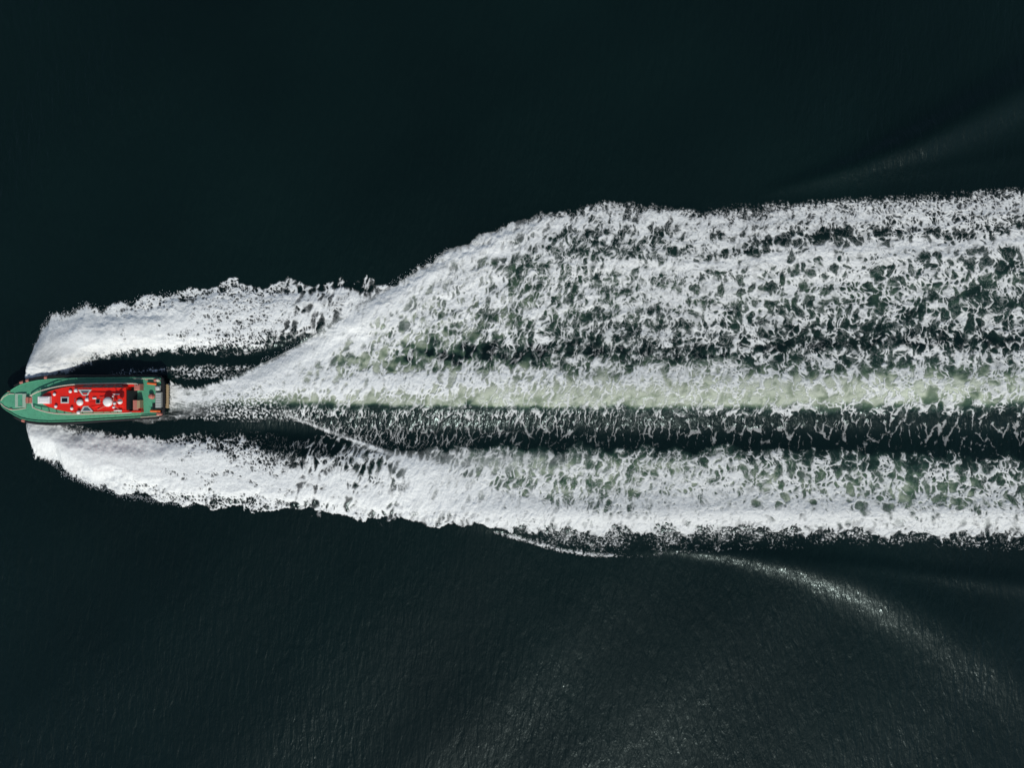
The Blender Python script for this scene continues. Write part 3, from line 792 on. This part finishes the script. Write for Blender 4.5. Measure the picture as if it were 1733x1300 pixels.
# stern fender and transom platform
zt = 1.23
c = P(272.5, axis_v(272.5), zt)
MB().tube([(c.x - .15, c.y + 1.95, zt), (c.x + .12, c.y + 1.75, zt), (c.x + .2, c.y + 1.2, zt), (c.x + .2, c.y - 1.2, zt), (c.x + .12, c.y - 1.75, zt), (c.x - .15, c.y - 1.95, zt)], .2, 8).out('stern_fender', M['rubber'], smooth=True)
g = MB(); g.pbox(276, 282, 655, 688, .35, .5); g.out('stern_platform', M['hull'])
g = MB()
a = P(283.6, 653, .55); b_ = P(283.6, 688.5, .55)
g.tube([a, b_], .13, 8)
for k in range(9):
    t = k / 8; p = a.lerp(b_, t); g.tube([p + Vector((-.02, 0, -.2)), p + Vector((-.02, .0, .10))], .15, 8)
g.tube([P(276, 657, .5), P(284, 657, .5)], .08, 6); g.tube([P(276, 684, .5), P(284, 684, .5)], .08, 6)
g.out('stern_roller', M['tan'])

def strip(pts, w, h, lift=.0):
    """raised flat moulding lying on the deck along plan points"""
    g = MB(); pp = [P(u, v, deck_z(u) + .07 + lift) for u, v in pts]
    for i in range(len(pp) - 1):
        a, b_ = pp[i], pp[i + 1]; d = (b_ - a).normalized(); nrm = Vector((-d.y, d.x, 0)) * w / 2
        a = a - d * w * .3; b_ = b_ + d * w * .3
        z_ = Vector((0, 0, h + .0007 * i))
        g.prism([a + nrm - Vector((0,0,.05)), b_ + nrm - Vector((0,0,.05)), b_ - nrm - Vector((0,0,.05)), a - nrm - Vector((0,0,.05))], [a + nrm + z_, b_ + nrm + z_, b_ - nrm + z_, a - nrm + z_])
    return g
# bow mouldings and the foredeck hatch
strip([(1.5, 678), (6, 672), (12, 668), (17, 666.6), (24, 667)], .07, .06).out('bow_moulding', M['cream'])
strip([(1.5, 683), (8, 689), (16, 693.3), (22, 694), (31, 693.2), (44, 691)], .07, .06).out('bow_moulding', M['cream'])
h = MB(); h.pbox(25.5, 43, 666.3, 689.3, deck_z(34), deck_z(34) + .16); hatch = h.out('foredeck_hatch', M['green'])
fr = MB()
zf = deck_z(34) + .20
for (u0, u1, v0, v1) in ((25, 30, 666, 689.5), (37.5, 43.5, 666, 689.5), (30, 37.5, 666, 667.8), (30, 37.5, 687.6, 689.5)):
    fr.pbox(u0, u1, v0, v1, deck_z(34), zf)
fr.out('hatch_frame', M['sage'], hatch)
w = MB()
c = P(49, 677.5, deck_z(49) + .05)
w.pbox(45.5, 53.5, 672.5, 682.5, deck_z(49), deck_z(49) + .18)
w.tube([c + Vector((0, -.30, .25)), c + Vector((0, .30, .25))], .13, 10); w.tube([c + Vector((-.1, -.2, .33)), c + Vector((-.1, .2, .33))], .05, 6)
w.out('windlass', M['pink'])
strip([(54, 671), (54.5, 684), (56, 690)], .12, .05).out('deck_moulding', M['pale'])
for cu, cv in ((16, 662.8), (19, 692.2), (249, 643)):
    z = deck_z(cu) + .07; c = P(cu, cv, z)
    MB().tube([c + Vector((-.14, 0, .1)), c + Vector((.14, 0, .1))], .035, 6).tube([c, c + Vector((0, 0, .1))], .04, 6).out('cleat', M['pink'])

# handrails round the deckhouse: top tube and stanchions
def rail(pts, hgt, r, name):
    g = MB(); top = [P(u, v, deck_z(u) + hgt * float(np.interp(u, [50, 115], [.4, 1]))) for u, v in pts]
    g.tube(top, r, 6)
    acc = 0
    for i, p in enumerate(top):
        if i and (p - top[i - 1]).length + acc < .7: acc += (p - top[i - 1]).length; continue
        acc = 0; g.tube([Vector((p.x, p.y, deck_z(pts[i][0]) + .02)), p], r * .7, 6)
    g.out(name, M['cream'])
def dense(pts, step=6):
    u = np.arange(pts[0][0], pts[-1][0] + .1, step); return [(float(a), float(curve(pts, a))) for a in u]
rail(dense([(51, 670), (56, 667), (64, 663), (74, 660), (85, 657), (97, 654.3), (110, 652.3), (122, 651), (140, 650), (160, 649.6), (200, 649), (228, 648.8)]), .80, .06, 'handrail')
rail(dense([(55, 689), (60, 692), (70, 695.4), (82, 698.3), (95, 700.3), (110, 701), (140, 701), (180, 700), (215, 699), (228, 697.6)]), .80, .06, 'handrail')

# ---------------- deckhouse: low trunk forward, wheelhouse aft, walls leaning in
g = MB()
z0 = 1.45; zl = 2.15; zr = 2.65
trunk_top = [(71, 669.5), (80, 664), (92, 659.8), (106, 656.3), (118, 654.4), (126, 653.8), (126, 697.6), (118, 697.2), (108, 695.8), (94, 692.5), (82, 688.5), (72, 683.5)]
lo = []; hi = []
for (u, v_) in trunk_top:
    a = P(u, v_, zl); hi.append(a)
    out_ = Vector((0, 0, 0))
    cc = P(110, 675.5, zl); d = Vector((0, a.y - cc.y, 0)); d = d.normalized() * .12 if d.length > .01 else d
    lo.append(Vector((a.x - (.25 if u < 80 else 0), a.y + d.y, z0)))
g.prism(lo, hi)
wt = [(124, 656.8), (134, 656.5), (150, 656.6), (180, 656.6), (213, 656.4), (213, 695.2), (180, 696.6), (150, 697.2), (134, 697.2), (124, 696.2)]
hi = [P(u, v_, zr) for u, v_ in wt]; lo = []
for (u, v_), a in zip(wt, hi):
    dy = .36 if v_ < 676 else -.05
    lo.append(Vector((a.x + (-.25 if u < 130 else (.0)), a.y + dy, z0 + .02)))
g.prism(lo, hi)
house = g.out('deckhouse', M['red'])
# camber panels and roof edge mouldings
g = MB(); g.pbox(127, 210, 664.5, 688.5, zr - .02, zr + .09, .6); g.out('roof_panel', M['red'], house)
g = MB()
g.tube([P(126, 657.2, zr + .02), P(212, 656.9, zr + .02)], .045, 6)
g.tube([P(126, 696.2, zr + .02), P(150, 696.7, zr + .02), P(180, 696.1, zr + .02), P(212, 694.8, zr + .02)], .045, 6)
g.out('roof_rail', M['red'], house)
for (u0, u1) in ((136, 151), (153.5, 169), (171.5, 187), (189.5, 205)):
    q = []
    for (u, t) in ((u0 + 1.5, .16), (u1 + 1.5, .16), (u1, .70), (u0, .70)):
        v_top = float(curve([(124, 656.8), (213, 656.4)], u)); a = P(u, v_top, zr)
        q.append(Vector((a.x, a.y + .36 * t, zr + (z0 - zr) * t)))
    nrm = (q[1] - q[0]).cross(q[3] - q[0]).normalized()
    if nrm.z < 0: nrm = -nrm
    MB().prism([a + nrm * -.01 for a in q], [a + nrm * .02 for a in q]).out('side_window', M['slate'], house)
# corner skylights over the helm
def skylight(pts):
    cx = sum(p[0] for p in pts) / len(pts); cy = sum(p[1] for p in pts) / len(pts)
    big = [P(u, v_, zr + .05) for u, v_ in pts]
    sm = [P(cx + (u - cx) * .66, cy + (v_ - cy) * .64, zr + .055) for u, v_ in pts]
    dn = Vector((0, 0, .08)); n_ = len(pts); g = MB()
    up = Vector((0, 0, .06))
    vv = [a - dn for a in big] + [a + up for a in big] + [a + up for a in sm] + [a - dn for a in sm]
    ff = []
    for i in range(n_):
        j = (i + 1) % n_
        ff += [[i, j, n_ + j, n_ + i], [n_ + i, n_ + j, 2 * n_ + j, 2 * n_ + i], [2 * n_ + i, 2 * n_ + j, 3 * n_ + j, 3 * n_ + i]]
    g.add(vv, ff); fo = g.out('skylight', M['pale'], house)
    MB().prism([a - dn * .5 for a in sm], [a + Vector((0, 0, .03)) for a in sm]).out('pane', M['glass'], fo)
skylight([(132.5, 659.5), (155, 659.5), (149, 669.8), (140, 669.8)])
skylight([(136.5, 697.0), (158.5, 697.0), (150, 687.5), (141.5, 687.8)])
# square deck hatches
def sqhatch(u0, u1, v0, v1, z, framemat, rim):
    f_ = MB(); f_.pbox(u0, u1, v0, v1, z - .05, z + .10); fo = f_.out('roof_hatch', framemat, house)
    f_ = MB(); f_.pbox(u0 + rim, u1 - rim, v0 + rim, v1 - rim, z + .08, z + .135); f_.out('pane', M['glassdark'], fo)
sqhatch(102, 116, 671.5, 682.8, zl, M['pale'], 2.0)
sqhatch(161.5, 169, 675.8, 683.5, zr + .08, M['grey'], .8)
# liferaft canister and vents
g = MB(); g.pbox(63.2, 83.6, 671.0, 683.4, 1.9, 2.55, .8); raft = g.out('white_locker', M['white'])
g = MB(); g.pbox(66, 81, 672.6, 681.8, 2.53, 2.6); g.out('locker_lid', M['white'], raft)
g = MB(); g.pbox(66, 82, 673, 682, 1.6, 1.92); g.out('locker_base', M['green'], raft)
def vent(u, v_, z, r):
    c = P(u, v_, z); c.z = z - .25
    MB().lathe(c, [(r * .5, 0), (r * .5, .2), (r, .22), (r, .27), (r * .7, .34), (r * .15, .37)], 12).out('vent', M['white'], house, True)
for (u, v_, z) in ((90, 667.6, zl + .2), (93, 667.3, zl + .2)): pass
for (u, v_) in ((92, 667.5), (94.3, 688)): vent(u, v_, zl + .15, .16)
for (u, v_) in ((119, 662.6), (121.5, 691.5)): vent(u, v_, zl + .15, .17)
# lamps, searchlight, radar and satellite domes
def dome(u, v_, z, r, hgt, name, mat=None):
    c = P(u, v_, z + hgt * .5); c.z = z
    return MB().lathe(c, [(r * .55, 0), (r * .62, hgt * .18), (r * .98, hgt * .3), (r, hgt * .55), (r * .85, hgt * .8), (r * .5, hgt * .95), (r * .12, hgt)], 18).out(name, mat or M['white'], house, True)
dome(182.3, 680.3, zr + .35, .47, .45, 'radar_dome')
g = MB(); g.lathe(P(182.3, 680.3, zr + .3) * 1, [(.12, -.3), (.10, .3)], 10); g.out('dome_pedestal', M['red'], house)
dome(135, 681.3, zr + .06, .33, .38, 'satellite_dome')
g = MB(); g.pbox(125.5, 138, 673.2, 681.5, zr - .7, zr + .05, .5); cw = g.out('helm_window', M['glass'], house)
g = MB(); g.pbox(129, 138.5, 673.8, 676, zr + .04, zr + .09); g.out('window_frame', M['pale'], cw)
for (u, v_, l1, r) in ((128.5, 661, 4, .17), (133, 698.2, 4, .17), (147.5, 676.2, 4, .20)):
    c = P(u, v_, zr + .2); MB().tube([c + Vector((-l1 * SC * .5, 0, 0)), c + Vector((l1 * SC * .5, 0, 0))], r, 10).tube([c, c - Vector((0, 0, .3))], .05, 6).out('searchlight', M['white'], house, True)
for (u, v_, l1, r) in ((160, 674, 6, .09), (197, 667.3, 11, .055), (199.5, 695, 13, .06)):
    c = P(u, v_, zr + .16); MB().tube([c + Vector((-l1 * SC * .5, 0, 0)), c + Vector((l1 * SC * .5, 0, 0))], r, 8).tube([c - Vector((0, 0, .02)), c - Vector((0, 0, .2))], .04, 6).out('navigation_light', M['white'], house, True)
# mast folded aft over the roof, with spreaders and small aerials
g = MB()
mb = P(186, 681, zr + .2); mt = P(206, 679, zr + 1.5)
g.tube([mb, mt], .06, 8); g.tube([P(192, 670.5, zr + .9), P(192.5, 690, zr + .9)], .035, 6)
g.tube([P(165, 693.5, zr + .1), P(186, 684, zr + .7)], .035, 6); g.tube([P(168, 671.5, zr + .1), P(186, 678, zr + .7)], .03, 6)
g.tube([P(190, 683, zr + .6), P(205, 697, zr + .1)], .03, 6)
mast = g.out('mast', M['pink'], house)
c = P(203, 679.8, zr + .75); MB().lathe(c, [(.10, -.25), (.22, -.12), (.26, .02), (.16, .2), (.04, .26)], 12).out('aerial_dome', M['white'], mast, True)
for (u, v_, r) in ((194, 683, .12), (192.5, 689.5, .11), (191.5, 671, .07)):
    c = P(u, v_, zr + 1.0); MB().lathe(c, [(r, -.12), (r, .1), (r * .4, .16)], 10).out('aerial', M['white'], mast, True)
g = MB(); 
for q in ([(146, 680), (158, 680.5)], [(158, 680.4), (176, 681)], [(150, 664.5), (205, 665.5)], [(150, 689.5), (178, 684.5)], [(140, 676.5), (146, 677)]):
    g.tube([P(q[0][0], q[0][1], zr + .12), P(q[1][0], q[1][1], zr + .12)], .03, 5)
g.out('roof_conduit', M['red'], house)
# aft face of the wheelhouse: dark opening under the roof overhang, seen from above
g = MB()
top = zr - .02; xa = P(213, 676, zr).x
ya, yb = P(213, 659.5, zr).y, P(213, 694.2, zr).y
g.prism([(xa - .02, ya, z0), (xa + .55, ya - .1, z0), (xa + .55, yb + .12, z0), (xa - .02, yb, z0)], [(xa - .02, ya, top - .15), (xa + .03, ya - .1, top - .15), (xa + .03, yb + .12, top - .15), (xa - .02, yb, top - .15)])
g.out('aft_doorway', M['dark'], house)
# cockpit coamings and seats behind it
g = MB(); g.pbox(224.5, 233.5, 677, 694, 1.4, 2.15); cb = g.out('companion_box', M['pink'], label='faded red locker behind the wheelhouse')
g = MB(); g.pbox(231.5, 236.5, 677.5, 691, 1.4, 2.22); g.out('locker_rim', M['tan'], cb)
g = MB(); g.pbox(231, 239, 691, 696.8, 1.4, 1.9); g.out('cockpit_step', M['red'])
g = MB(); g.pbox(206, 237.5, 650.5, 654.6, 1.4, 2.1); g.out('side_coaming', M['red'])
g = MB(); g.pbox(206, 238, 695.3, 698.2, 1.4, 2.1); g.out('side_coaming', M['red'])
g = MB(); g.pbox(226.5, 236.5, 650.0, 661, 1.4, 2.25); g.pbox(229, 235.5, 652, 659.5, 2.2, 2.31); g.out('cockpit_seat', M['pink'])
g = MB(); g.tube([P(208, 649.4, 2.2), P(230, 649.4, 2.2), P(233, 650.6, 2.2), P(233.6, 654, 2.2)], .06, 6); g.out('coaming_rail', M['cream'])
g = MB(); g.pbox(222, 232, 662, 673, 1.35, 1.5); g.out('cockpit_grating', M['dark'])
# aft deck gear
def bollard(u, v_, m_, r=.13, h_=.34):
    c = P(u, v_, 1.6); c.z = 1.4
    MB().lathe(c, [(r * 1.3, 0), (r, .06), (r * .8, h_ * .6), (r * 1.25, h_ * .8), (r * 1.25, h_), (r * .3, h_ + .03)], 12).out('bollard', m_, smooth=True)
for (u, v_) in ((263.3, 643.6), (267.3, 643.6), (268.0, 700.6), (271, 700.9)): bollard(u, v_, M['pink'] if v_ > 690 or u < 265 else M['cream'])
c = P(255.5, 671, 1.7); c.z = 1.42
MB().lathe(c, [(.30, 0), (.28, .08), (.16, .14), (.14, .3), (.24, .36), (.22, .42), (.05, .44)], 14).out('capstan', M['pink'], smooth=True)
for (a, b_) in (((249.5, 648.6), (264.5, 650.0)), ((254.5, 695.6), (271.5, 696.2))):
    p = P(*a, 1.62); q = P(*b_, 1.62)
    MB().tube([p, p.lerp(q, .08), p.lerp(q, .92), q], .12, 8).out('rescue_float', M['orange'], smooth=True)
g = MB(); g.pbox(262.5, 272.5, 664, 690, 1.38, 1.78)
bx_ = g.out('engine_box', M['grey'])
for k, v_ in enumerate(np.arange(665.2, 689, 2.9)):
    s_ = MB(); s_.pbox(263.2, 271.8, v_, v_ + 1.7, 1.77, 1.83); s_.out('slat', M['pale'], bx_)
g = MB(); g.pbox(261.5, 271, 653.0, 661.5, 1.38, 1.66); gb = g.out('gear_box', M['grey'])
g = MB(); c = P(266.5, 657.4, 1.75); g.lathe(c, [(.2, -.1), (.2, .02), (.12, .06)], 12); g.out('box_cap', M['pale'], gb)
g = MB(); g.pbox(257.5, 263, 683, 691.5, 1.36, 1.52); g.out('hose_tray', M['dark'])
g = MB(); g.pbox(265, 274.5, 690.8, 694, 1.38, 1.6); g.out('stern_locker', M['dark'])
g = MB()
path = [P(236, 642, 1.95), P(262, 642.0, 1.9)]
g.tube([P(40 if 0 else 226, 640.8, 1.62), P(264, 641.3, 1.62), P(268.5, 643, 1.62)], .035, 6)
g.out('stern_rail', M['cream'])
g = MB(); g.tube([P(238, 706.5, 1.62), P(266, 704, 1.62), P(273, 702.5, 1.62)], .035, 6); g.out('stern_rail', M['cream'])
